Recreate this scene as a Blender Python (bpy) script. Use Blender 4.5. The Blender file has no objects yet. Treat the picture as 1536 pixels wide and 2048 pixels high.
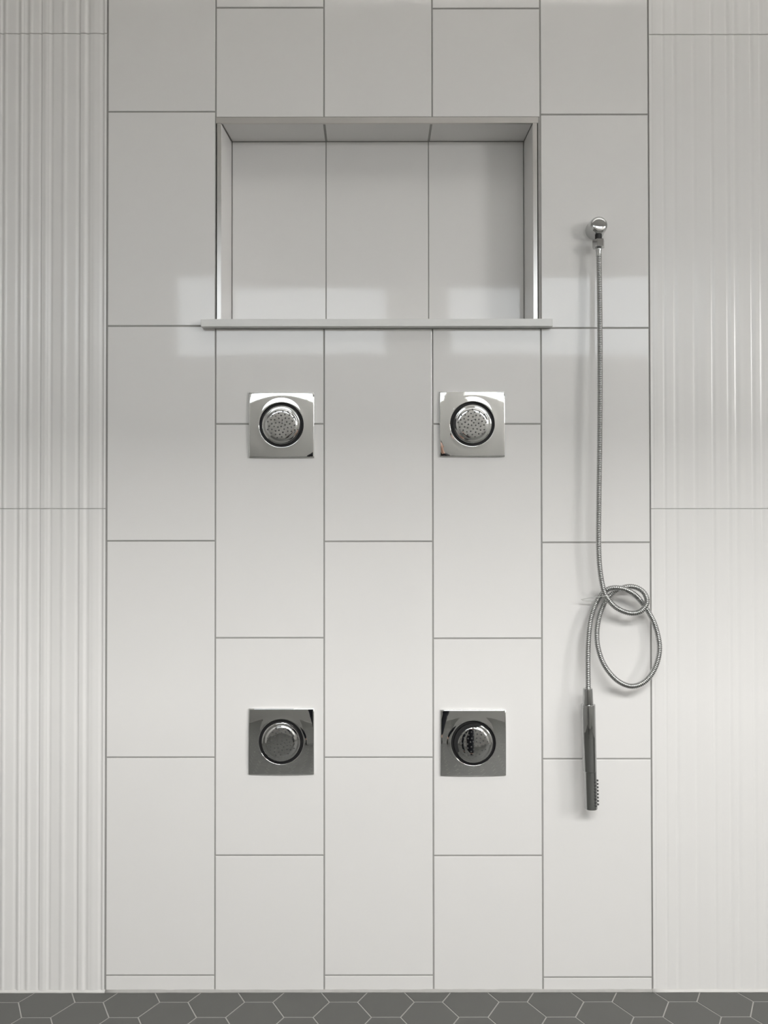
import bpy, bmesh, math, random
from mathutils import Vector, Matrix, Quaternion
random.seed(7)
S = bpy.context.scene
COL = S.collection
PI = math.pi
R = math.radians

# ------------------------------------------------------------------ camera
F_PX, CAM_D, CAM_H, PITCH, ROLL = 1600.0, 2.2732, 1.3291, 0.0109, -0.0011
CAM = Vector((0, -CAM_D, CAM_H))
fw = Vector((0, math.cos(PITCH), math.sin(PITCH)))
rt0 = Vector((1, 0, 0)); up0 = rt0.cross(fw)
rt = rt0 * math.cos(ROLL) + up0 * math.sin(ROLL)
up = up0 * math.cos(ROLL) - rt0 * math.sin(ROLL)
cd = bpy.data.cameras.new('camera')
cd.sensor_fit = 'VERTICAL'; cd.sensor_height = 36.0; cd.lens = F_PX * 36.0 / 2048.0
cd.clip_start = 0.05; cd.clip_end = 60
cam = bpy.data.objects.new('camera', cd)
M = Matrix((rt, up, -fw)).transposed().to_4x4(); M.translation = CAM
cam.matrix_world = M
COL.objects.link(cam)
S.camera = cam

# ------------------------------------------------------------------ view, world
S.view_settings.view_transform = 'Standard'
S.view_settings.look = 'None'
S.view_settings.gamma = 1.0
S.view_settings.exposure = 0.0
S.view_settings.use_curve_mapping = False
w = bpy.data.worlds.new('world'); S.world = w; w.use_nodes = True
w.node_tree.nodes['Background'].inputs[0].default_value = (0.80, 0.90, 1.0, 1)
w.node_tree.nodes['Background'].inputs[1].default_value = 1.0

# ------------------------------------------------------------------ daylight through the windows
def daylight(name, loc, size, radiance, color, rot):
    l = bpy.data.lights.new(name, 'AREA'); l.shape = 'RECTANGLE'
    l.size, l.size_y = size
    l.energy = radiance * PI * size[0] * size[1]
    l.color = color
    o = bpy.data.objects.new(name, l); COL.objects.link(o)
    o.location = loc; o.rotation_euler = rot
    return o
BACK = -4.4                     # wall behind the photographer
LOW_Z0, LOW_Z1 = 2.69, 3.55     # low band of windows
HIGH_Z0, HIGH_Z1 = 3.70, 4.45   # clerestory above it
WIN = [(-1.77, 0.04, LOW_Z0, LOW_Z1), (0.53, 2.40, LOW_Z0, LOW_Z1), (-0.7, 3.3, HIGH_Z0, HIGH_Z1)]
SIDE = (-4.2, -2.65, 2.25, 3.30)  # window in the right wall of the outer room (y, y, z, z)
RAD = [2.5, 2.75, 32.0]
for i, (x0, x1, z0, z1) in enumerate(WIN):
    daylight('daylight', ((x0 + x1) / 2, BACK - 0.10, (z0 + z1) / 2), (x1 - x0, z1 - z0), RAD[i],
             (0.93, 0.975, 1.0) if i < 2 else (1.0, 0.99, 0.965), (R(90), 0, 0))

daylight('daylight', (4.2 + 0.10, (SIDE[0] + SIDE[1]) / 2, (SIDE[2] + SIDE[3]) / 2), (SIDE[3] - SIDE[2], SIDE[1] - SIDE[0]), 24.0,
         (1.0, 0.985, 0.96), (0, R(90), 0))

# ------------------------------------------------------------------ materials
def mat(name, col, rough=0.5, metal=0.0, bump=None, var=None, spec=0.5, coat=0.0):
    m = bpy.data.materials.new(name); m.use_nodes = True
    nt = m.node_tree; b = nt.nodes['Principled BSDF']
    b.inputs['Base Color'].default_value = (*col, 1)
    b.inputs['Roughness'].default_value = rough
    b.inputs['Metallic'].default_value = metal
    b.inputs['Specular IOR Level'].default_value = spec
    if coat: b.inputs['Coat Weight'].default_value = coat
    geo = nt.nodes.new('ShaderNodeNewGeometry')
    if var:                                  # (scale, amount) soft mottling of the colour
        n = nt.nodes.new('ShaderNodeTexNoise'); n.inputs['Scale'].default_value = var[0]
        n.inputs['Detail'].default_value = 4
        nt.links.new(geo.outputs['Position'], n.inputs['Vector'])
        mx = nt.nodes.new('ShaderNodeMix'); mx.data_type = 'RGBA'
        k = 1 - var[1]
        mx.inputs[6].default_value = (col[0] * k, col[1] * k, col[2] * k, 1)
        k = 1 + var[1]
        mx.inputs[7].default_value = (min(1, col[0] * k), min(1, col[1] * k), min(1, col[2] * k), 1)
        nt.links.new(n.outputs['Fac'], mx.inputs[0])
        nt.links.new(mx.outputs[2], b.inputs['Base Color'])
    if bump:                                 # list of (scale, distance)
        prev = None
        for sc, dist in bump:
            n = nt.nodes.new('ShaderNodeTexNoise'); n.inputs['Scale'].default_value = sc
            n.inputs['Detail'].default_value = 1.5
            nt.links.new(geo.outputs['Position'], n.inputs['Vector'])
            bp = nt.nodes.new('ShaderNodeBump'); bp.inputs['Strength'].default_value = 1.0
            bp.inputs['Distance'].default_value = dist
            nt.links.new(n.outputs['Fac'], bp.inputs['Height'])
            if prev: nt.links.new(prev.outputs['Normal'], bp.inputs['Normal'])
            prev = bp
        nt.links.new(prev.outputs['Normal'], b.inputs['Normal'])
    return m

M_TILE = mat('glazed_white_tile', (0.80, 0.788, 0.777), 0.055, bump=[(7, 0.0002), (170, 0.000012)], var=(3, 0.012))
M_RIB = mat('ribbed_white_tile', (0.80, 0.788, 0.777), 0.22, bump=[(140, 0.00002)])
M_GROUT = mat('grey_grout', (0.36, 0.353, 0.34), 0.9, bump=[(500, 0.0002)], var=(60, 0.08))
M_GROUT_PALE = mat('pale_grout', (0.42, 0.41, 0.395), 0.9, var=(60, 0.08))
M_HEX = mat('grey_hexagon_tile', (0.112, 0.113, 0.106), 0.55, bump=[(300, 0.0001)], var=(14, 0.06))
M_FGROUT = mat('floor_grout', (0.40, 0.39, 0.37), 0.9, var=(50, 0.06))
M_CAULK = mat('white_caulk', (0.62, 0.61, 0.59), 0.5)
M_CHROME = mat('chrome', (0.62, 0.625, 0.62), 0.035, 1.0)
M_CHROME_DARK = mat('hose_chrome', (0.46, 0.465, 0.46), 0.05, 1.0)
M_CHROME_PLATE = mat('polished_chrome', (0.76, 0.765, 0.76), 0.02, 1.0)
M_BRUSHED = mat('brushed_steel', (0.68, 0.66, 0.635), 0.28, 1.0)
M_BLACK = mat('black_rubber', (0.012, 0.012, 0.013), 0.5)
M_NUB = mat('grey_silicone', (0.07, 0.07, 0.07), 0.35)
M_QUARTZ = mat('white_quartz', (0.78, 0.775, 0.76), 0.3, var=(60, 0.02))
M_WALL = mat('painted_wall', (0.63, 0.62, 0.605), 0.8, var=(2, 0.02))
M_WALL_GREY = mat('grey_painted_wall', (0.42, 0.415, 0.40), 0.8, var=(2, 0.02))
M_CEIL = mat('painted_ceiling', (0.72, 0.71, 0.69), 0.9)
M_FRAME = mat('window_frame_white', (0.75, 0.75, 0.74), 0.5)
M_TIE = mat('clear_plastic_tie', (0.62, 0.62, 0.60), 0.25)

# ------------------------------------------------------------------ helpers
def U(px, py, y=0.0):
    """point of the photograph on the plane at this world y"""
    d = fw * F_PX + rt * (px - 768.0) - up * (py - 1024.0)
    t = (y - CAM.y) / d.y
    return CAM + d * t

def link(name, me, m, parent=None, kind=None, smooth=False):
    o = bpy.data.objects.new(name, me); COL.objects.link(o)
    if m is not None and not me.materials: me.materials.append(m)
    if parent: o.parent = parent
    if kind: o['kind'] = kind
    if smooth:
        for p in me.polygons: p.use_smooth = True
    return o

def from_bm(name, bm, m, parent=None, kind=None, smooth=False):
    bmesh.ops.recalc_face_normals(bm, faces=bm.faces)
    me = bpy.data.meshes.new(name); bm.to_mesh(me); bm.free()
    return link(name, me, m, parent, kind, smooth)

def bx(bm, x0, x1, y0, y1, z0, z1, bev=0.0):
    g = bmesh.ops.create_cube(bm, size=1.0)
    for v in g['verts']:
        v.co = Vector(((x0 + x1) / 2 + v.co.x * (x1 - x0), (y0 + y1) / 2 + v.co.y * (y1 - y0), (z0 + z1) / 2 + v.co.z * (z1 - z0)))
    if bev:
        es = list({e for v in g['verts'] for e in v.link_edges})
        bmesh.ops.bevel(bm, geom=es, offset=bev, segments=2, affect='EDGES', profile=0.5)

def empty(name, loc, label, cat, group=None):
    o = bpy.data.objects.new(name, None); COL.objects.link(o)
    o.location = loc; o.empty_display_size = 0.05
    o['label'] = label; o['category'] = cat
    if group: o['group'] = group
    return o

def tag(o, label, cat, group=None):
    o['label'] = label; o['category'] = cat
    if group: o['group'] = group
    return o

def lathe(prof, seg=48, axis='Z', closed=False):
    """prof: (radius, height) pairs; revolve about the axis"""
    bm = bmesh.new(); rings = []
    for r, h in prof:
        if r < 1e-6:
            rings.append([bm.verts.new((0, 0, h))])
        else:
            rings.append([bm.verts.new((r * math.cos(2 * PI * k / seg), r * math.sin(2 * PI * k / seg), h)) for k in range(seg)])
    for a, b in zip(rings, rings[1:]):
        for k in range(seg):
            k2 = (k + 1) % seg
            if len(a) == 1 and len(b) == 1: continue
            if len(a) == 1: bm.faces.new((a[0], b[k], b[k2]))
            elif len(b) == 1: bm.faces.new((a[k], a[k2], b[0]))
            else: bm.faces.new((a[k], a[k2], b[k2], b[k]))
    if axis == 'Y':                            # profile height points out of the wall, towards -y
        bmesh.ops.transform(bm, verts=bm.verts, matrix=Matrix.Rotation(R(90), 4, 'X'))
    return bm

def prism(bm, poly, z0, z1, ch=0.0):
    """upright prism over a polygon, with a small chamfer round the top"""
    n = len(poly)
    cx = sum(p[0] for p in poly) / n; cy = sum(p[1] for p in poly) / n
    lo = [bm.verts.new((x, y, z0)) for x, y in poly]
    mid = [bm.verts.new((x, y, z1 - ch)) for x, y in poly]
    def ins(x, y):
        d = math.hypot(x - cx, y - cy) or 1
        return cx + (x - cx) * (1 - ch / d), cy + (y - cy) * (1 - ch / d)
    top = [bm.verts.new((*ins(x, y), z1)) for x, y in poly]
    for k in range(n):
        k2 = (k + 1) % n
        bm.faces.new((lo[k], lo[k2], mid[k2], mid[k])); bm.faces.new((mid[k], mid[k2], top[k2], top[k]))
    bm.faces.new(top); bm.faces.new(lo[::-1])

def catmull(pts, per=12):
    out = []
    P = [pts[0] * 2 - pts[1]] + pts + [pts[-1] * 2 - pts[-2]]
    for i in range(1, len(P) - 2):
        p0, p1, p2, p3 = P[i - 1:i + 3]
        for k in range(per):
            t = k / per
            out.append(0.5 * ((2 * p1) + (p2 - p0) * t + (2 * p0 - 5 * p1 + 4 * p2 - p3) * t * t + (3 * p1 - p0 - 3 * p2 + p3) * t ** 3))
    out.append(pts[-1].copy())
    return out

def sweep(path, radius, seg=12, cap=True):
    """tube along a polyline; radius(i) gives each ring's radius"""
    bm = bmesh.new(); rings = []
    t = (path[1] - path[0]).normalized()
    n = t.orthogonal().normalized()
    for i, p in enumerate(path):
        a = path[max(0, i - 1)]; b = path[min(len(path) - 1, i + 1)]
        t2 = (b - a).normalized()
        n = (n - t2 * n.dot(t2)).normalized()
        bn = t2.cross(n); r = radius(i)
        rings.append([bm.verts.new(p + (n * math.cos(2 * PI * k / seg) + bn * math.sin(2 * PI * k / seg)) * r) for k in range(seg)])
    for a, b in zip(rings, rings[1:]):
        for k in range(seg):
            k2 = (k + 1) % seg
            bm.faces.new((a[k], a[k2], b[k2], b[k]))
    if cap:
        bm.faces.new(rings[0][::-1]); bm.faces.new(rings[-1])
    return bm

def resample(path, step):
    out = [path[0].copy()]; acc = 0.0
    for a, b in zip(path, path[1:]):
        L = (b - a).length; d = step - acc
        while d <= L:
            out.append(a.lerp(b, d / L)); d += step
        acc = L - (d - step)
    return out

# ------------------------------------------------------------------ tiled wall
G = 0.0043                                   # joint width
TOP = 3.30                                   # shower ceiling
X_END = 3.50
X_LEFT = -2.30
XK = [-0.7885 + 0.3090 * k for k in range(6)]
# niche (wall opening, in the plane of the wall)
NL, NR = U(431.5, 440).x, U(1077, 440).x     # outside of the metal trim
NT = U(760, 234.5).z
SILL_T, SILL_B = U(760, 637.5, -0.027).z, U(760, 652.5, -0.027).z
ND = 0.112                                   # niche depth

wall = None
bm = bmesh.new()                             # grout bed behind the tiles, in pieces round the niche
GY = 0.0018
bx(bm, XK[0], NL, GY, 0.02, 0, TOP)
bx(bm, NR, XK[5], GY, 0.02, 0, TOP)
bx(bm, NL, NR, GY, 0.02, 0, SILL_B)
bx(bm, NL, NR, GY, 0.02, NT, TOP)
bx(bm, NL - 0.06, NR + 0.06, ND + 0.012, ND + 0.05, SILL_B - 0.05, NT + 0.05)
bx(bm, NL - 0.06, NL - 0.0, 0.02, ND + 0.012, SILL_B - 0.05, NT + 0.05)
bx(bm, NR + 0.0, NR + 0.06, 0.02, ND + 0.012, SILL_B - 0.05, NT + 0.05)
bx(bm, NL, NR, 0.02, ND + 0.012, NT, NT + 0.05)
bx(bm, NL, NR, 0.02, ND + 0.012, SILL_B - 0.05, SILL_B)
wall = from_bm('wall_back', bm, M_GROUT, kind='structure')
bm = bmesh.new()
bx(bm, X_LEFT, XK[0], GY, 0.02, 0, TOP)
bx(bm, XK[5], X_END, GY, 0.02, 0, TOP)
bed = from_bm('grout_bed', bm, M_GROUT_PALE, parent=wall)

TH = 0.009
def tile(x0, x1, z0, z1, m=None, parent=None, tilt=0.0022):
    """flat glazed tile with an eased edge, front face in the plane y = 0"""
    cx, cz = (x0 + x1) / 2, (z0 + z1) / 2
    hw, hh = (x1 - x0) / 2, (z1 - z0) / 2
    e = 0.0011
    V = []; Fc = []
    for (ix, y) in ((0, TH), (0, e), (e * 0.3, e * 0.3), (e, 0.0)):
        for sx, sz in ((-1, -1), (1, -1), (1, 1), (-1, 1)):
            V.append((sx * (hw - ix), y, sz * (hh - ix)))
    for r in range(3):
        for k in range(4):
            a, b = r * 4 + k, r * 4 + (k + 1) % 4
            Fc.append((a, b, b + 4, a + 4))
    Fc.append((12, 13, 14, 15)); Fc.append((3, 2, 1, 0))
    me = bpy.data.meshes.new('tile'); me.from_pydata(V, [], Fc); me.update()
    o = link('tile', me, m or M_TILE, parent or wall)
    o.location = (cx, 0, cz)
    o.rotation_euler = (random.uniform(-tilt, tilt) * 0.45, 0, random.uniform(-tilt, tilt) * 0.6)
    return o

cols = [
    [-205, 223.5, 652, 1082, 1515, 1951],
    [-410, 15.5, None, 848, 1276, 1711],
    [-210, None, 1083, 1515, 1951],
    [-410, 17, None, 848, 1277, 1711.5],
    [-205, 229, 656, 1085, 1518, 1955],
]
Z_NICHE_TOP = NT + 0.0016
for c, joints in enumerate(cols):
    xa, xb = XK[c] + G / 2, XK[c + 1] - G / 2
    cxp = [321, 538, 755, 972, 1188][c]
    zs = [TOP + 0.0]
    for j in joints:
        if j is None: zs.append(('niche',))
        else: zs.append(U(cxp, j).z)
    zs.append(0.0015)
    for a, b in zip(zs, zs[1:]):
        za = SILL_B - 0.001 if isinstance(a, tuple) else a - (G / 2 if a < TOP else 0)
        zb = Z_NICHE_TOP if isinstance(b, tuple) else b + (G / 2 if b > 0.01 else 0.002)
        if za > TOP - 0.01: za = TOP - 0.002
        if zb > TOP - 0.05: continue
        tile(xa, xb, zb, za)

# niche lining: back, two sides, top (the sides splay in a little towards the back)
BL, BR = U(463.5, 440, ND).x, U(1048, 440, ND).x
BT = U(760, 283.5, ND).z
TL, TR, TT = U(443, 440, 0).x, U(1065.5, 440, 0).x, U(760, 247, 0).z      # inner edge of the trim
def slab(pts, back, m=M_TILE, name='tile'):
    """four front corners and a backward offset make a thin tile of any slant"""
    c = sum((Vector(p) for p in pts), Vector()) / 4
    V = [Vector(p) - c for p in pts]; n = len(V)
    e = 0.0009
    inn = [v - v.normalized() * e for v in V]
    off = Vector(back)
    verts = [v + off for v in V] + [v + off.normalized() * e * 0.6 for v in V] + inn
    Fc = []
    for r in range(2):
        for k in range(4):
            a, b = r * 4 + k, r * 4 + (k + 1) % 4
            Fc.append((a, b, b + 4, a + 4))
    Fc.append((8, 9, 10, 11)); Fc.append((3, 2, 1, 0))
    me = bpy.data.meshes.new('tile'); me.from_pydata([tuple(v) for v in verts], [], Fc); me.update()
    bm = bmesh.new(); bm.from_mesh(me); bmesh.ops.recalc_face_normals(bm, faces=bm.faces); bm.to_mesh(me); bm.free()
    o = link(name, me, m, wall); o.location = c
    return o
g = 0.0016
J1b, J2b = U(652, 440, ND).x, U(857, 440, ND).x
J1f, J2f = U(647.5, 247, 0).x, U(862, 247, 0).x
bz0 = SILL_T - 0.004
for xa, xb in ((BL + 0.002, J1b - g), (J1b + g, J2b - g), (J2b + g, BR - 0.002)):
    slab([(xa, ND, bz0), (xb, ND, bz0), (xb, ND, BT - 0.0008), (xa, ND, BT - 0.0008)], (0, 0.008, 0))
slab([(TL, 0.002, bz0), (BL, ND - 0.002, bz0), (BL, ND - 0.002, BT - 0.001), (TL, 0.002, TT - 0.001)], (-0.008, 0, 0))
slab([(TR, 0.002, bz0), (BR, ND - 0.002, bz0), (BR, ND - 0.002, BT - 0.001), (TR, 0.002, TT - 0.001)], (0.008, 0, 0))
for fa, fb, ba, bb in ((TL, J1f - g, BL, J1b - g), (J1f + g, J2f - g, J1b + g, J2b - g), (J2f + g, TR, J2b + g, BR)):
    slab([(fa + 0.002, 0.002, TT + 0.001), (fb, 0.002, TT + 0.001), (bb, ND - 0.0016, BT + 0.001), (ba + 0.002, ND - 0.0016, BT + 0.001)], (0, 0, 0.008))
# grout in the inner corners of the niche
bm = bmesh.new()
bx(bm, BL - 0.010, BR + 0.010, ND + 0.0012, ND + 0.012, bz0, BT + 0.010)
from_bm('grout_bed', bm, M_GROUT, parent=wall)
def wedge(a0, a1, b0, b1, off):
    bm = bmesh.new()
    q = [Vector(a0), Vector(a1), Vector(b1), Vector(b0)]; o = Vector(off)
    lo = [bm.verts.new(p + o * 0.12) for p in q]; hi = [bm.verts.new(p + o) for p in q]
    for k in range(4):
        k2 = (k + 1) % 4
        bm.faces.new((lo[k], lo[k2], hi[k2], hi[k]))
    bm.faces.new(lo); bm.faces.new(hi[::-1])
    from_bm('grout_bed', bm, M_GROUT, parent=wall)
wedge((TL, 0.003, TT), (TR, 0.003, TT), (BL, ND, BT), (BR, ND, BT), (0, 0, 0.009))

# brushed steel edge trim round the niche
tw = TL - NL
def trim_bar(k, x0, x1, z0, z1, mitre):
    bm = bmesh.new()
    if mitre == 'top':
        q = [(x0, z1), (x1, z1), (x1 - 0, z0), (x0 + 0, z0)]
    else:
        q = [(x0, z0), (x1, z0), (x1, z1), (x0, z1)]
    bx(bm, x0, x1, -0.0012, 0.006, z0, z1, 0.0004)
    return from_bm('trim_%d' % k, bm, M_BRUSHED, kind='structure')
t1 = trim_bar(1, NL + 0.0005, NR - 0.0005, TT + 0.0006, NT - 0.0006, 'top')
t2 = trim_bar(2, NL + 0.0035, TL - 0.0008, SILL_T, TT + 0.0001, 'l')
t3 = trim_bar(3, TR + 0.0008, NR - 0.0035, SILL_T, TT + 0.0001, 'r')
for t, l in ((t1, 'brushed steel edge trim across the top of the wall niche'),
             (t2, 'brushed steel edge trim down the left side of the wall niche'),
             (t3, 'brushed steel edge trim down the right side of the wall niche')):
    t['label'] = l

# white stone sill of the niche
bm = bmesh.new()
xs0, xs1 = U(401.5, 645, -0.027).x, U(1106, 645, -0.027).x
bx(bm, xs0, xs1, -0.027, -0.0005, SILL_B, SILL_T, 0.0012)
o = from_bm('niche_sill', bm, M_QUARTZ)
bm = bmesh.new(); bm.from_mesh(o.data)
bx(bm, NL + 0.0005, NR - 0.0005, -0.0010, ND, SILL_B + 0.0005, SILL_T - 0.0002)
bm.to_mesh(o.data); bm.free()
tag(o, 'white stone ledge along the bottom of the wall niche', 'shelf')

# ribbed tiles at both sides ----------------------------------------------------
def ribbed(name_x0, width, z0, z1, knots, rng=None):
    """knots: (offset along x, height out of the wall in mm), smooth in between"""
    n = len(knots); xs = []; hs = []
    for (xa, ha), (xb, hb) in zip(knots, knots[1:]):
        for k in range(5):
            t = k / 5
            s = (1 - math.cos(PI * t)) / 2
            xs.append(xa + (xb - xa) * t); hs.append(ha + (hb - ha) * s)
    xs.append(knots[-1][0]); hs.append(knots[-1][1])
    cx, cz = name_x0 + width / 2, (z0 + z1) / 2
    hh = (z1 - z0) / 2
    V = []; Fc = []
    m = len(xs)
    bands = [((-hh, TH), (-hh, 0.0012)), ((-hh, 0.0012), (-hh + 0.001, 0)), ((-hh + 0.001, 0), (hh - 0.001, 0)), ((hh - 0.001, 0), (hh, 0.0012)), ((hh, 0.0012), (hh, TH))]
    for bi, band in enumerate(bands):            # every band has its own corner points, so its shading stays its own
        for z, dy in band:
            for x, h in zip(xs, hs):
                V.append((x - width / 2, dy if dy == TH else dy - h * 0.001, z))
        for k in range(m - 1):
            a = bi * 2 * m + k
            Fc.append((a, a + 1, a + 1 + m, a + m))
    me = bpy.data.meshes.new('ribbed_tile'); me.from_pydata(V, [], Fc); me.update()
    for i, p in enumerate(me.polygons):
        p.use_smooth = 2 * (m - 1) <= i < 3 * (m - 1)
    o = link('ribbed_tile', me, M_RIB, wall); o.location = (cx, 0, cz)
    return o
PX = 1 / 704.0
# distances (photo pixels) from the joint beside the plain tiles, going outwards
left_k = [(0, 1.6), (3.5, 2.2), (8, -0.6), (15, 1.2), (25, 2.0), (31, 1.4), (38, -0.6), (45, 2.6), (51, 2.2), (56, -0.6),
          (63, 0.9), (78, 0.9), (85, 2.6), (92, 0.9), (106, 0.7), (111, -0.6), (117, 1.6), (122, 2.6), (129, 1.6), (132, -0.6),
          (137, 0.7), (147, 0.8), (153, 2.4), (160, -0.6), (167, 1.0), (171, 2.6), (178, -0.6), (184, 0.8), (198, 0.9), (203, 2.4), (210, -0.6), (214, 1.6)]
right_k = [(0, 1.6), (5, 0.3), (9, 1.4), (14, 2.0), (24, 1.0), (28, -0.6), (33, 1.4), (45, 1.3), (50, -0.6), (57, 1.9), (68, 0.9), (84, 0.9), (89, -0.6),
           (97, 0.9), (112, 1.9), (121, 1.0), (125, -0.6), (131, 1.9), (139, 0.9), (152, 0.8), (156, -0.6), (163, 1.9), (167, 1.4), (172, -0.6),
           (180, 1.9), (190, 0.9), (201, 0.8), (204, -0.6), (212, 2.0), (219, 1.4), (223, -0.6), (231, 0.9), (240, 1.9), (250, 1.4)]
def extend(kn, total_px, seed):
    rr = random.Random(seed); k = list(kn)
    src = kn[2:]
    while k[-1][0] < total_px - 30:
        base = k[-1][0] + rr.uniform(6, 10)
        for (d, h) in src:
            x = base + (d - src[0][0])
            if x > total_px - 8: break
            k.append((x, h))
    k.append((total_px, 1.4))
    return k
WR = 0.50
zj = [U(105, 1017.5).z, U(105, 67.5).z]
zjr = [U(1410, 1017.5).z, U(1410, 69).z]
for side in (-1, 1):
    zz = zj if side < 0 else zjr
    jr = 0.0014
    rows = [(0.004, zz[0] - jr / 2), (zz[0] + jr / 2, zz[1] - jr / 2), (zz[1] + jr / 2, TOP - 0.002)]
    for n in range(3 if side < 0 else 5):
        kn = extend(left_k if side < 0 else right_k, WR / PX, 5 + n)
        kn = [(d * PX, h if side < 0 else h * 0.38) for d, h in kn]
        edge = (XK[0] - G / 2 - n * (WR + jr)) if side < 0 else (XK[5] + G / 2 + n * (WR + jr))
        if side < 0:
            kn2 = [(WR - d, h) for d, h in reversed(kn)]; xx = edge - WR
        else:
            kn2 = kn; xx = edge
        for z0, z1 in rows:
            ribbed(xx, WR, z0, z1, kn2)
# grey joint strips where plain and ribbed tiles meet stay the grout bed of wall_back
bm = bmesh.new()
bx(bm, XK[0] - G, XK[0] + G, 0.0015, 0.012, 0, TOP)
bx(bm, XK[5] - G, XK[5] + G, 0.0015, 0.012, 0, TOP)
from_bm('grout_joint', bm, M_GROUT, parent=wall)

# ------------------------------------------------------------------ caulk line where wall meets floor
def caulk(k, x0, x1, r, m, label):
    bm = bmesh.new(); n = max(6, int((x1 - x0) / 0.03)); rr = random.Random(k)
    rows = []
    for i in range(n + 1):
        x = x0 + (x1 - x0) * i / n; q = r * (1 + rr.uniform(-0.12, 0.12))
        rows.append([bm.verts.new((x, 0.004, 0.0)), bm.verts.new((x, -q, 0.0)), bm.verts.new((x, -q * 0.72, q * 0.35)),
                     bm.verts.new((x, -q * 0.35, q * 0.72)), bm.verts.new((x, 0.0, q)), bm.verts.new((x, 0.004, q))])
    for a, b in zip(rows, rows[1:]):
        for k2 in range(6):
            bm.faces.new((a[k2], a[(k2 + 1) % 6], b[(k2 + 1) % 6], b[k2]))
    bm.faces.new(rows[0]); bm.faces.new(rows[-1][::-1])
    o = from_bm('trim_%d' % k, bm, m, kind='structure', smooth=True)
    o['label'] = label
caulk(4, X_LEFT, XK[0], 0.0065, M_CAULK, 'white sealant line below the left ribbed tiles')
caulk(5, XK[0], XK[5], 0.0060, M_GROUT_PALE, 'grey sealant line between the plain tiles and the floor')
caulk(6, XK[5], X_END, 0.0065, M_CAULK, 'white sealant line below the right ribbed tiles')

# ------------------------------------------------------------------ floor of hexagon tiles
bm = bmesh.new()
bx(bm, -2.5, 4.3, BACK - 0.1, 0.02, -0.06, -0.0012)
floor = from_bm('floor', bm, M_FGROUT, kind='structure')
HS = 0.0781; ROWH = HS * math.sqrt(3) / 2
D1 = 0.0483; HX0 = -0.8162
near = []; far = []
gj = 0.0034
def hexpoly(cx, cy, s):
    return [(cx + s * math.cos(k * PI / 3), cy + s * math.sin(k * PI / 3)) for k in range(6)]
def clip_poly(poly, f):
    out = []
    for a, b in zip(poly, poly[1:] + poly[:1]):
        fa, fb = f(a), f(b)
        if fa >= 0: out.append(a)
        if (fa >= 0) != (fb >= 0):
            t = fa / (fa - fb); out.append((a[0] + (b[0] - a[0]) * t, a[1] + (b[1] - a[1]) * t))
    return out
for i in range(-20, 62):
    cx = HX0 + i * 1.5 * HS
    if cx < -2.45 or cx > 4.25: continue
    for j in range(-1, 70):
        cy = -(D1 - ROWH + (2 * j) * ROWH) if i % 2 == 0 else -(D1 + (2 * j) * ROWH)
        if cy > 0.075 or cy < BACK: continue
        p = clip_poly(hexpoly(cx, cy, HS - gj / math.sqrt(3)), lambda q: -0.003 - q[1])
        if len(p) < 3: continue
        p = clip_poly(p, lambda q: q[0] + 2.45); p = clip_poly(p, lambda q: q[1] - (BACK + 0.01))
        if len(p) < 3: continue
        if cy > -1.0 and abs(cx) < 2.0 and len(near) < 290: near.append((cx, cy, p))
        else: far.append(p)
full_mesh = None
for cx, cy, p in near:
    bm = bmesh.new(); prism(bm, [(x - cx, y - cy) for x, y in p], -0.004, 0.0, 0.0008)
    o = from_bm('hexagon_tile', bm, M_HEX, parent=floor)
    o.location = (cx, cy, 0)
bm = bmesh.new()
for p in far: prism(bm, p, -0.004, 0.0, 0.0008)
o = from_bm('hexagon_tile_field', bm, M_HEX, parent=floor, kind='stuff')

# ------------------------------------------------------------------ the rest of the room
RX0, RX1, RZ = -2.45, 4.2, 5.1
BEAM_Y0, BEAM_Y1, BEAM_Z, BEAM_T = -2.20, -2.40, 2.755, 4.25
def shell(name, boxes, m, label=None, cut=None):
    bm = bmesh.new()
    for b in boxes: bx(bm, *b)
    o = from_bm(name, bm, m, kind='structure')
    if label: o['label'] = label
    return o
shell('wall_left', [(RX0 - 0.12, RX0, BACK, 0.02, -0.06, RZ)], M_WALL_GREY, 'plain wall left of the shower, outside the view')
shell('wall_right', [(X_END, X_END + 0.12, BEAM_Y1, 0.02, -0.06, RZ),
                     (RX1, RX1 + 0.12, BACK, BEAM_Y1, -0.06, SIDE[2]), (RX1, RX1 + 0.12, BACK, BEAM_Y1, SIDE[3], RZ),
                     (RX1, RX1 + 0.12, BACK, SIDE[0], SIDE[2], SIDE[3]), (RX1, RX1 + 0.12, SIDE[1], BEAM_Y1, SIDE[2], SIDE[3])], M_WALL)
shell('wall_upper_back', [(RX0, RX1, 0.0, 0.14, TOP + 0.001, RZ)], M_WALL, 'painted wall above the tiles')
shell('wall_upper', [(RX0, RX1, BEAM_Y1, BEAM_Y0, BEAM_Z, BEAM_T), (X_END + 0.12, RX1 + 0.12, BEAM_Y1, BEAM_Y0, -0.06, BEAM_Z)], M_WALL, 'wall above the opening of the shower')
shell('ceiling', [(RX0, RX1, BACK, 0.14, RZ, RZ + 0.1)], M_CEIL)
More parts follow.
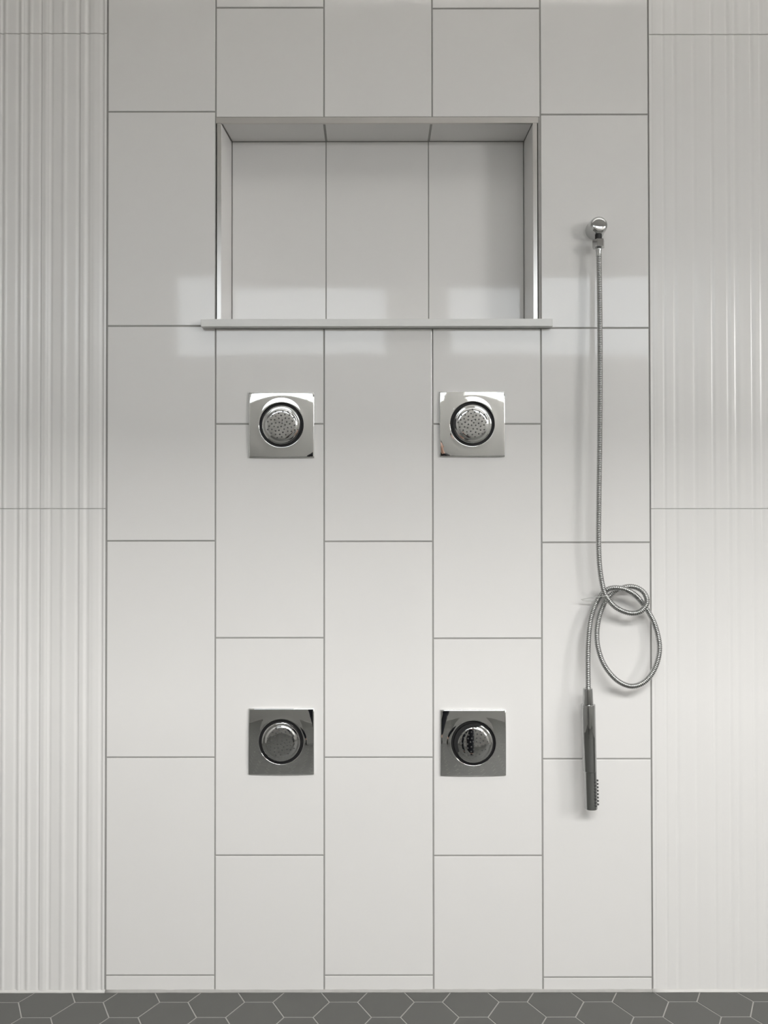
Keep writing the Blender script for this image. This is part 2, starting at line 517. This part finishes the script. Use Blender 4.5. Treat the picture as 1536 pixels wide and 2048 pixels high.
# wall behind the photographer with three window openings
bxs = [(RX0, RX1, BACK - 0.12, BACK, -0.06, LOW_Z0), (RX0, RX1, BACK - 0.12, BACK, LOW_Z1, HIGH_Z0), (RX0, RX1, BACK - 0.12, BACK, HIGH_Z1, RZ)]
xs = [RX0, WIN[0][0], WIN[0][1], WIN[1][0], WIN[1][1], RX1]
for a, b in ((0, 1), (2, 3), (4, 5)): bxs.append((xs[a], xs[b], BACK - 0.12, BACK, LOW_Z0, LOW_Z1))
bxs.append((RX0, WIN[2][0], BACK - 0.12, BACK, HIGH_Z0, HIGH_Z1)); bxs.append((WIN[2][1], RX1, BACK - 0.12, BACK, HIGH_Z0, HIGH_Z1))
shell('wall_front', bxs, M_WALL_GREY, 'grey wall with windows behind the photographer')
for i, (x0, x1, z0, z1) in enumerate(WIN):
    bm = bmesh.new(); f = 0.035
    bx(bm, x0, x1, BACK - 0.07, BACK - 0.02, z0, z0 + f); bx(bm, x0, x1, BACK - 0.07, BACK - 0.02, z1 - f, z1)
    bx(bm, x0, x0 + f, BACK - 0.07, BACK - 0.02, z0 + f, z1 - f); bx(bm, x1 - f, x1, BACK - 0.07, BACK - 0.02, z0 + f, z1 - f)
    if i == 2:
        for k in (1, 2):
            xm = x0 + (x1 - x0) * k / 3
            bx(bm, xm - f / 2, xm + f / 2, BACK - 0.07, BACK - 0.02, z0 + f, z1 - f)
    o = from_bm('window_%d' % (i + 1), bm, M_FRAME, kind='structure')

bm = bmesh.new(); f = 0.035
for y0, y1, z0, z1 in ((SIDE[0], SIDE[1], SIDE[2], SIDE[2] + f), (SIDE[0], SIDE[1], SIDE[3] - f, SIDE[3]),
                       (SIDE[0], SIDE[0] + f, SIDE[2] + f, SIDE[3] - f), (SIDE[1] - f, SIDE[1], SIDE[2] + f, SIDE[3] - f)):
    bx(bm, RX1 + 0.02, RX1 + 0.07, y0, y1, z0, z1)
from_bm('window_4', bm, M_FRAME, kind='structure')

# ------------------------------------------------------------------ body jets
NOZ = [(648,514),(769,507),(850,514),(700,535),(801,555),(871,566),(597,574),(653,582),(740,575),(935,608),(577,642),(636,642),
       (704,620),(807,617),(866,623),(758,645),(526,672),(920,663),(655,693),(712,685),(830,677),(590,708),(756,700),(879,708),
       (803,725),(954,730),(548,745),(628,750),(688,760),(741,751),(846,768),(904,762),(524,800),(591,799),(788,793),(958,806),
       (650,822),(704,814),(846,826),(903,829),(768,845),(581,857),(717,878),(650,880),(814,882),(869,895),(750,918),(676,930)]
NOZ = [((x - 742) / 8.084 * PX, -(y - 722) / 8.084 * PX) for x, y in NOZ]
RH = 0.0628
def plate_mesh(hw, k_dome):
    bm = bmesh.new(); n = 128
    Rc2 = 2 * hw * hw
    def h(r):
        lip = max(0.0, 0.079 - r)
        return 0.0048 + k_dome * (0.131 ** 3.5 - r ** 3.5) + 2.6 * lip * lip
    rings = []
    def edge(a):
        c, s = math.cos(a), math.sin(a)
        return hw / max(abs(c), abs(s))
    angs = [2 * PI * (i + 0.5) / n for i in range(n)]
    # snap four angles to the corners
    for q in range(4):
        c = PI / 4 + q * PI / 2
        i = min(range(n), key=lambda j: abs(angs[j] - c)); angs[i] = c
    rings.append([bm.verts.new((RH * math.cos(a), RH * math.sin(a), h(RH) - 0.0022)) for a in angs])
    rings.append([bm.verts.new((RH * math.cos(a), RH * math.sin(a), h(RH) - 0.0012)) for a in angs])
    rings.append([bm.verts.new(((RH + .0004) * math.cos(a), (RH + .0004) * math.sin(a), h(RH) - 0.0004)) for a in angs])
    T = 16
    for t in range(T + 1):
        f = t / T; ring = []
        for a in angs:
            e = edge(a) - 0.0008; r0 = RH + 0.0012; r = r0 + (e - r0) * f
            ring.append(bm.verts.new((r * math.cos(a), r * math.sin(a), h(r))))
        rings.append(ring)
    lastr = rings[-1]
    rings.append([bm.verts.new((edge(a) * math.cos(a), edge(a) * math.sin(a), h(edge(a)) - 0.0008)) for a in angs])
    rings.append([bm.verts.new((edge(a) * math.cos(a), edge(a) * math.sin(a), 0.0)) for a in angs])
    for A, B in zip(rings, rings[1:]):
        for k in range(n):
            k2 = (k + 1) % n; bm.faces.new((A[k], A[k2], B[k2], B[k]))
    bmesh.ops.transform(bm, verts=bm.verts, matrix=Matrix.Rotation(R(90), 4, 'X'))
    bmesh.ops.recalc_face_normals(bm, faces=bm.faces)
    me = bpy.data.meshes.new('cover_plate'); bm.to_mesh(me); bm.free()
    for p in me.polygons: p.use_smooth = True
    return me
HW = 0.0925
plate_me = plate_mesh(HW, 5.2)
plate_me.materials.append(M_CHROME_PLATE)
H_RIM = 0.0048 + 5.2 * (0.131 ** 3.5 - RH ** 3.5) + 2.6 * 0.0162 ** 2
jets = [(563, 850, 'square chrome shower jet below the left end of the niche, upper left of four', 0, 0.0, (0, 0)),
        (944.5, 848, 'chrome square shower jet plate, upper right of four, nearest the hose', 25, 0.0, (-2, 0)),
        (562.5, 1483, 'dark-reflecting chrome square shower jet plate, lower left of four', 4, 0.0, (0, -3)),
        (946.5, 1485.5, 'dark-reflecting chrome square shower jet plate, lower right of four', -28, 0.0, (2, -1))]
def make_jet():
    root = empty('shower_jet', (0, 0, 0), '', 'shower jet', 'square chrome body jets in the tiled wall')
    link('cover_plate', plate_me, None, root)
    bm = lathe([(RH + 0.0005, H_RIM - 0.0024), (RH - 0.0002, H_RIM - 0.0028), (RH - 0.0004, 0.001), (0.0548, 0.001), (0.0545, H_RIM - 0.0005), (0.040, H_RIM - 0.0005)], 64, 'Y')
    o = from_bm('socket', bm, M_BLACK, root, smooth=False)
    f0 = H_RIM
    prof = [(0.0546, f0 - 0.0026), (0.0556, f0 - 0.0022), (0.0550, f0 - 0.0012), (0.0530, f0 + 0.0006), (0.0500, f0 + 0.0012),
            (0.0465, f0 + 0.0010), (0.0445, f0 + 0.0015), (0.0425, f0 + 0.0030), (0.0400, f0 + 0.0038), (0.036, f0 + 0.0042), (0.024, f0 + 0.0045), (0.0, f0 + 0.0047)]
    bm = lathe(prof, 72, 'Y')
    face = from_bm('spray_face', bm, M_CHROME, root, smooth=True)
    bm = bmesh.new()
    for x, z in NOZ:
        r = math.hypot(x, z); y = -(f0 + 0.0047 - 0.0005 * (r / 0.036) ** 2)
        rings = []
        for rad, hh in ((0.0021, -0.0003), (0.0021, 0.0007), (0.0015, 0.0012), (0.0009, 0.0012), (0.0007, 0.0004)):
            rings.append([bm.verts.new((x + rad * math.cos(k * PI / 5), y - hh, z + rad * math.sin(k * PI / 5))) for k in range(10)])
        for A, B in zip(rings, rings[1:]):
            for k in range(10): bm.faces.new((A[k], A[(k + 1) % 10], B[(k + 1) % 10], B[k]))
        bm.faces.new(rings[-1])
    nz = from_bm('nozzle_cluster', bm, M_NUB, face, smooth=False)
    return root
def copy_tree(o, parent=None):
    c = o.copy(); COL.objects.link(c); c.parent = parent
    for ch in list(o.children): copy_tree(ch, c)
    return c
proto = make_jet()
allj = [proto] + [copy_tree(proto) for _ in range(3)]
for o, (px, py, lab, rot, _, tl) in zip(allj, jets):
    p = U(px, py, -0.006)
    o.location = (p.x, -0.0004, p.z)
    o['label'] = lab
    o.rotation_euler = (R(tl[1]) * 0.15, 0, R(tl[0]) * 0.12)
    for ch in o.children:
        if ch.name.startswith('spray_face'): ch.rotation_euler = (R([1.0, 0.0, -1.0, -4.0][allj.index(o)]), R(rot), R([1.5, -2.0, 1.0, -2.5][allj.index(o)]))

# ------------------------------------------------------------------ wall outlet elbow
el = U(1190, 461, -0.002)
EL_D = 0.050
outlet = empty('wall_outlet', (el.x, 0, el.z), 'round chrome wall outlet elbow feeding the shower hose, right of the niche', 'water outlet')
re = 0.0262
bm = lathe([(re + .001, 0.0), (re + .001, 0.002), (re, 0.003), (re * 0.985, 0.030), (re * 0.97, 0.038), (re * 0.90, 0.0445), (re * 0.78, 0.0480), (re * 0.62, 0.0495), (re * 0.45, 0.0502), (re * 0.22, 0.0506), (0, 0.0507)], 64, 'Y')
from_bm('outlet_body', bm, M_CHROME, outlet, smooth=True)
bm = lathe([(0.0, 0.0), (0.0095, 0.0), (0.0095, 0.016), (0, 0.016)], 32)
o = from_bm('threaded_stub', bm, M_BLACK, outlet); o.location = (0.0, -0.036, -0.0375)
hose_x, hose_y = 0.0, -0.036
# hose end nut (belongs to the hose)
hose = empty('shower_hose', (el.x, -0.036, el.z - 0.20), 'ribbed chrome shower hose hanging from the wall outlet, coiled in a loose loop', 'hose')
def rel(p): return p - hose.location
bm = bmesh.new()
nz0 = U(1196.5, 495.5, -0.036).z; nz1 = U(1196.5, 480.5, -0.036).z
hexr = 0.0178
prism(bm, [(hexr * math.cos(k * PI / 3), hexr * math.sin(k * PI / 3)) for k in range(6)], 0, nz1 - nz0, 0.0012)
bmesh.ops.bevel(bm, geom=[e for e in bm.edges if abs(e.verts[0].co.z - e.verts[1].co.z) > 0.005], offset=0.001, segments=2, affect='EDGES')
o = from_bm('hose_nut', bm, M_CHROME, hose)
nxp = U(1196.8, 490, -0.036).x
o.location = rel(Vector((nxp, -0.036, nz0)))
o.rotation_euler = (0, 0, R(6))
bm = lathe([(0, 0), (0.0072, 0), (0.0076, 0.001), (0.0076, 0.012), (0.0092, 0.018), (0.0092, 0.026), (0, 0.026)], 32)
o = from_bm('hose_ferrule', bm, M_CHROME, hose, smooth=True)
o.location = rel(Vector((nxp + 0.0005, -0.036, nz0 - 0.024)))
outlet.location.x = nxp - 0.0
outlet.location.x = el.x
for ch in outlet.children:
    if ch.name.startswith('threaded'): ch.location.x = nxp - el.x

def K(x, y, d): return U(1130 + x / 6.98, 1140 + y / 6.98, -d)
pts = [U(1197.6, 508, -.036), U(1198.6, 560, -.037), U(1199.6, 640, -.040), U(1200.0, 720, -.043), U(1199.9, 800, -.046), U(1199.2, 900, -.047), U(1197.8, 1000, -.046),
       U(1197.1, 1070, -.044), U(1198.0, 1115, -.043), U(1201.0, 1148, -.043), U(1206.0, 1176, -.045),
       K(560, 340, .046), K(610, 420, .047), K(700, 515, .048), K(820, 580, .050), K(940, 605, .052), K(1050, 580, .053), K(1125, 505, .053),
       K(1145, 420, .050), K(1110, 330, .044), K(1040, 265, .038), K(940, 232, .032), K(830, 240, .027), K(720, 285, .024), K(640, 345, .022),
       K(575, 420, .021), K(525, 520, .022), K(478, 650, .025), K(450, 800, .030), K(445, 950, .034), K(465, 1100, .038), K(520, 1270, .042),
       K(610, 1420, .045), K(740, 1550, .047), K(900, 1620, .048), K(1050, 1595, .047), K(1180, 1490, .044), K(1275, 1320, .040),
       K(1318, 1120, .035), K(1300, 930, .031), K(1245, 740, .028), K(1170, 595, .027), K(1090, 475, .030), K(1010, 380, .040),
       K(920, 310, .050), K(820, 265, .053), K(715, 248, .048), K(610, 265, .035), K(530, 320, .026), K(465, 400, .024), K(410, 510, .027),
       K(365, 650, .032), K(338, 820, .037), K(325, 1000, .041), K(320, 1200, .044), K(320, 1400, .046), K(323, 1600, .047), K(325, 1680, .0475)]
path = resample(catmull(pts, 24), 0.00083)
per = 6
prof5 = [0.0062, 0.0071, 0.0076, 0.0078, 0.0076, 0.0071]
bm = sweep([rel(p) for p in path], lambda i: prof5[i % per], 14)
from_bm('hose_tube', bm, M_CHROME_DARK, hose, smooth=True)

# handset -------------------------------------------------------------------
HDY = 0.0475
ha = U(1176.3, 1377, -HDY); hb = U(1182.3, 1617, -HDY)
hand = empty('hand_shower', tuple(hb), 'slim chrome stick hand shower hanging nozzle side right at the end of the hose', 'hand shower')
axis = (ha - hb).normalized(); L = (ha - hb).length
q = Vector((0, 0, 1)).rotation_difference(axis)
hand.rotation_mode = 'QUATERNION'; hand.rotation_quaternion = q
s1 = L * (1617 - 1541.7) / 240; s2 = L * (1617 - 1408.5) / 240
rb, rh = 0.0190, 0.0176
bm = lathe([(0, 0), (rh - 0.0015, 0.0), (rh - 0.0004, 0.0004), (rh, 0.0015), (rh, s1 - 0.0004), (rh - 0.0007, s1), (0, s1)], 56)
head = from_bm('spray_head', bm, M_CHROME_DARK, hand, smooth=True)
bm = lathe([(0, 0), (rb - 0.0009, 0.0), (rb - 0.0002, 0.0006), (rb, 0.0012), (rb + 0.0006, s2 - s1 - 0.0014), (rb + .0003, s2 - s1 - 0.0004), (rb - 0.0004, s2 - s1), (0.0125, s2 - s1), (0, s2 - s1)], 56)
o = from_bm('handle', bm, M_CHROME_DARK, hand, smooth=True); o.location = (-0.0012, 0, s1)
bm = lathe([(0, -0.001), (0.0146, -0.001), (0.0146, 0.0), (0.0130, L - s2 - 0.002), (0.0125, L - s2), (0.0085, L - s2), (0, L - s2)], 48)
o = from_bm('swivel_cone', bm, M_CHROME_DARK, hand, smooth=True); o.location = (-0.0012, 0, s2)
for o in hand.children:
    md = o.modifiers.new('edge', 'EDGE_SPLIT'); md.split_angle = R(35)
bm = bmesh.new()
for row in range(8):
    z = 0.0125 + row * 0.0094
    for a in (-62, -12):
        zz = z
        d = Vector((math.cos(R(a)), math.sin(R(a)), 0))
        m4 = Matrix.Translation(d * (rh + 0.0012) + Vector((0, 0, zz))) @ Vector((0, 0, 1)).rotation_difference(d).to_matrix().to_4x4()
        bmesh.ops.create_cone(bm, cap_ends=True, segments=10, radius1=0.0034, radius2=0.0022, depth=0.0052, matrix=m4)
from_bm('nozzle_cluster', bm, M_NUB, head)

# tie round the bundle --------------------------------------------------------
tp = [K(225, 414, .022), K(300, 398, .030), K(420, 380, .042), K(500, 372, .052), K(560, 362, .0575), K(602, 362, .055), K(618, 385, .040),
      K(600, 410, .022), K(540, 425, .010), K(470, 425, .012), K(400, 432, .018), K(310, 432, .020), K(240, 422, .021)]
bm = sweep(catmull(tp, 10), lambda i: 0.0009, 8)
tie = from_bm('cable_tie', bm, M_TIE, smooth=True)
tag(tie, 'thin clear plastic tie binding the coiled shower hose', 'tie')

# ------------------------------------------------------------------ the photographer, mirrored small in the chrome plates
M_SKIN = mat('skin', (0.55, 0.34, 0.26), 0.5)
M_SHIRT = mat('black_cotton', (0.015, 0.015, 0.018), 0.85)
M_TROUSER = mat('dark_denim', (0.018, 0.020, 0.028), 0.85)
M_HAIR = mat('dark_hair', (0.03, 0.02, 0.015), 0.5)
M_SHOE = mat('dark_leather', (0.02, 0.018, 0.016), 0.4)
M_PHONE = mat('black_glass', (0.01, 0.01, 0.012), 0.1)
PY = -2.64
person = None
def skinned(name, verts, edges, radii, m, parent=None, sub=1):
    me = bpy.data.meshes.new(name); me.from_pydata([tuple(v) for v in verts], edges, [])
    o = link(name, me, m, parent)
    md = o.modifiers.new('skin', 'SKIN'); md.use_smooth_shade = True
    for i, r in enumerate(radii):
        sv = me.skin_vertices[0].data[i]
        sv.radius = r if isinstance(r, tuple) else (r, r); sv.use_root = (i == 0)
    sd = o.modifiers.new('sub', 'SUBSURF'); sd.levels = sub; sd.render_levels = sub
    return o
def body_skeleton(grow):
    V = [(0, 0, .93), (0, 0, 1.10), (0, .01, 1.28), (0, 0, 1.40), (0, .01, 1.46), (0, .02, 1.505), (0, .025, 1.56), (0, .015, 1.62), (0, .005, 1.655)]
    E_ = [(0, 1), (1, 2), (2, 3), (3, 4), (4, 5), (5, 6), (6, 7), (7, 8)]
    Rr = [(.105, .075), (.105, .078), (.135, .088), (.095, .065), .052, .060, (.072, .088), (.075, .090), (.055, .065)]
    for sx in (-1, 1):
        b = len(V)
        V += [(sx * .165, 0, 1.375), (sx * .225, .03, 1.12), (sx * .15, .18, 1.16), (sx * .075, .285, 1.225), (sx * .062, .325, 1.25)]
        E_ += [(3, b), (b, b + 1), (b + 1, b + 2), (b + 2, b + 3), (b + 3, b + 4)]
        Rr += [.058, .043, .036, .025, (.016, .036)]
        b = len(V)
        V += [(sx * .10, 0, .86), (sx * .11, .02, .48), (sx * .115, 0, .10), (sx * .12, .03, .045), (sx * .13, .13, .03)]
        E_ += [(0, b), (b, b + 1), (b + 1, b + 2), (b + 2, b + 3), (b + 3, b + 4)]
        Rr += [.062, .050, .036, .036, .026]
    return V, E_, Rr
V, E_, Rr = body_skeleton(0)
person = skinned('person', [(x, y, z) for x, y, z in V], E_, Rr, M_SKIN)
person.location = (0, PY, 0)
tag(person, 'person in black top and dark trousers holding up a phone, seen only mirrored in chrome', 'person')
skinned('shirt', [(0, 0, .84), (0, 0, 1.08), (0, .01, 1.28), (0, 0, 1.40), (-.165, 0, 1.375), (-.225, .03, 1.12), (-.16, .16, 1.155), (.165, 0, 1.375), (.225, .03, 1.12), (.16, .16, 1.155)],
        [(0, 1), (1, 2), (2, 3), (3, 4), (4, 5), (5, 6), (3, 7), (7, 8), (8, 9)],
        [(.178, .135), (.15, .116), (.160, .114), (.108, .078), .068, .054, .044, .068, .054, .044], M_SHIRT, person)
skinned('trousers', [(0, 0, .90), (-.09, 0, .78), (-.11, .02, .48), (-.115, 0, .09), (.09, 0, .78), (.11, .02, .48), (.115, 0, .09), (0, 0, 1.02)],
        [(0, 1), (1, 2), (2, 3), (0, 4), (4, 5), (5, 6), (0, 7)], [(.160, .120), .094, .070, .058, .094, .070, .058, (.145, .11)], M_TROUSER, person)
for sx in (-1, 1):
    skinned('shoe', [(sx * .118, -.03, .045), (sx * .122, .05, .045), (sx * .13, .15, .035)], [(0, 1), (1, 2)], [.044, .044, .033], M_SHOE, person)
    skinned('ear', [(sx * .076, .01, 1.565), (sx * .084, .0, 1.59)], [(0, 1)], [.012, .014], M_SKIN, person)
    # four fingers curl round the side of the phone and the thumb rests on its back
    for k, (ln, dz) in enumerate(((.030, .030), (.034, .010), (.031, -.010), (.025, -.029))):
        p0 = Vector((sx * .062, .330, 1.25 + dz)); p1 = p0 + Vector((-sx * .004, .022, .002)); p2 = p1 + Vector((-sx * .014, .012, 0)); p3 = p2 + Vector((-sx * ln * .55, .001, 0))
        bm = sweep(catmull([p0, p1, p2, p3], 5), lambda i: 0.0088 - i * 0.00017, 10)
        from_bm('finger', bm, M_SKIN, person, smooth=True)
    p0 = Vector((sx * .058, .315, 1.235)); p1 = p0 + Vector((-sx * .012, .012, .018)); p2 = p1 + Vector((-sx * .016, .006, .020))
    from_bm('thumb', sweep(catmull([p0, p1, p2], 6), lambda i: 0.0105 - i * 0.0002, 10), M_SKIN, person, smooth=True)
    e = lathe([(0, -.008), (.006, -.006), (.009, 0), (.006, .006), (0, .008)], 12)
    o = from_bm('eye', e, mat('eye', (0.6, 0.58, 0.55), 0.2), person, smooth=True); o.location = (sx * .031, .103, 1.585)
skinned('nose', [(0, .105, 1.585), (0, .122, 1.556)], [(0, 1)], [.008, .012], M_SKIN, person)
skinned('mouth', [(-.02, .098, 1.525), (0, .103, 1.524), (.02, .098, 1.525)], [(0, 1), (1, 2)], [.004, .006, .004], mat('lips', (0.45, 0.2, 0.17), 0.5), person)
skinned('hair', [(0, -.035, 1.52), (0, -.030, 1.60), (0, -.005, 1.665), (0, .045, 1.672)], [(0, 1), (1, 2), (2, 3)], [(.075, .05), (.086, .072), (.078, .07), (.06, .028)], M_HAIR, person)
phone = empty('mobile_phone', (0.0, -2.292, 1.262), 'black mobile phone held upright in both hands of the person', 'phone')
bm = bmesh.new(); bx(bm, -.037, .037, -.004, .004, -.075, .075, 0.003)
from_bm('phone_body', bm, M_PHONE, phone)
bm = lathe([(0, 0), (.006, 0), (.006, .0012), (0, .0012)], 20); bmesh.ops.transform(bm, verts=bm.verts, matrix=Matrix.Rotation(R(-90), 4, 'X'))
o = from_bm('camera_lens', bm, M_BLACK, phone); o.location = (0, .004, .064)
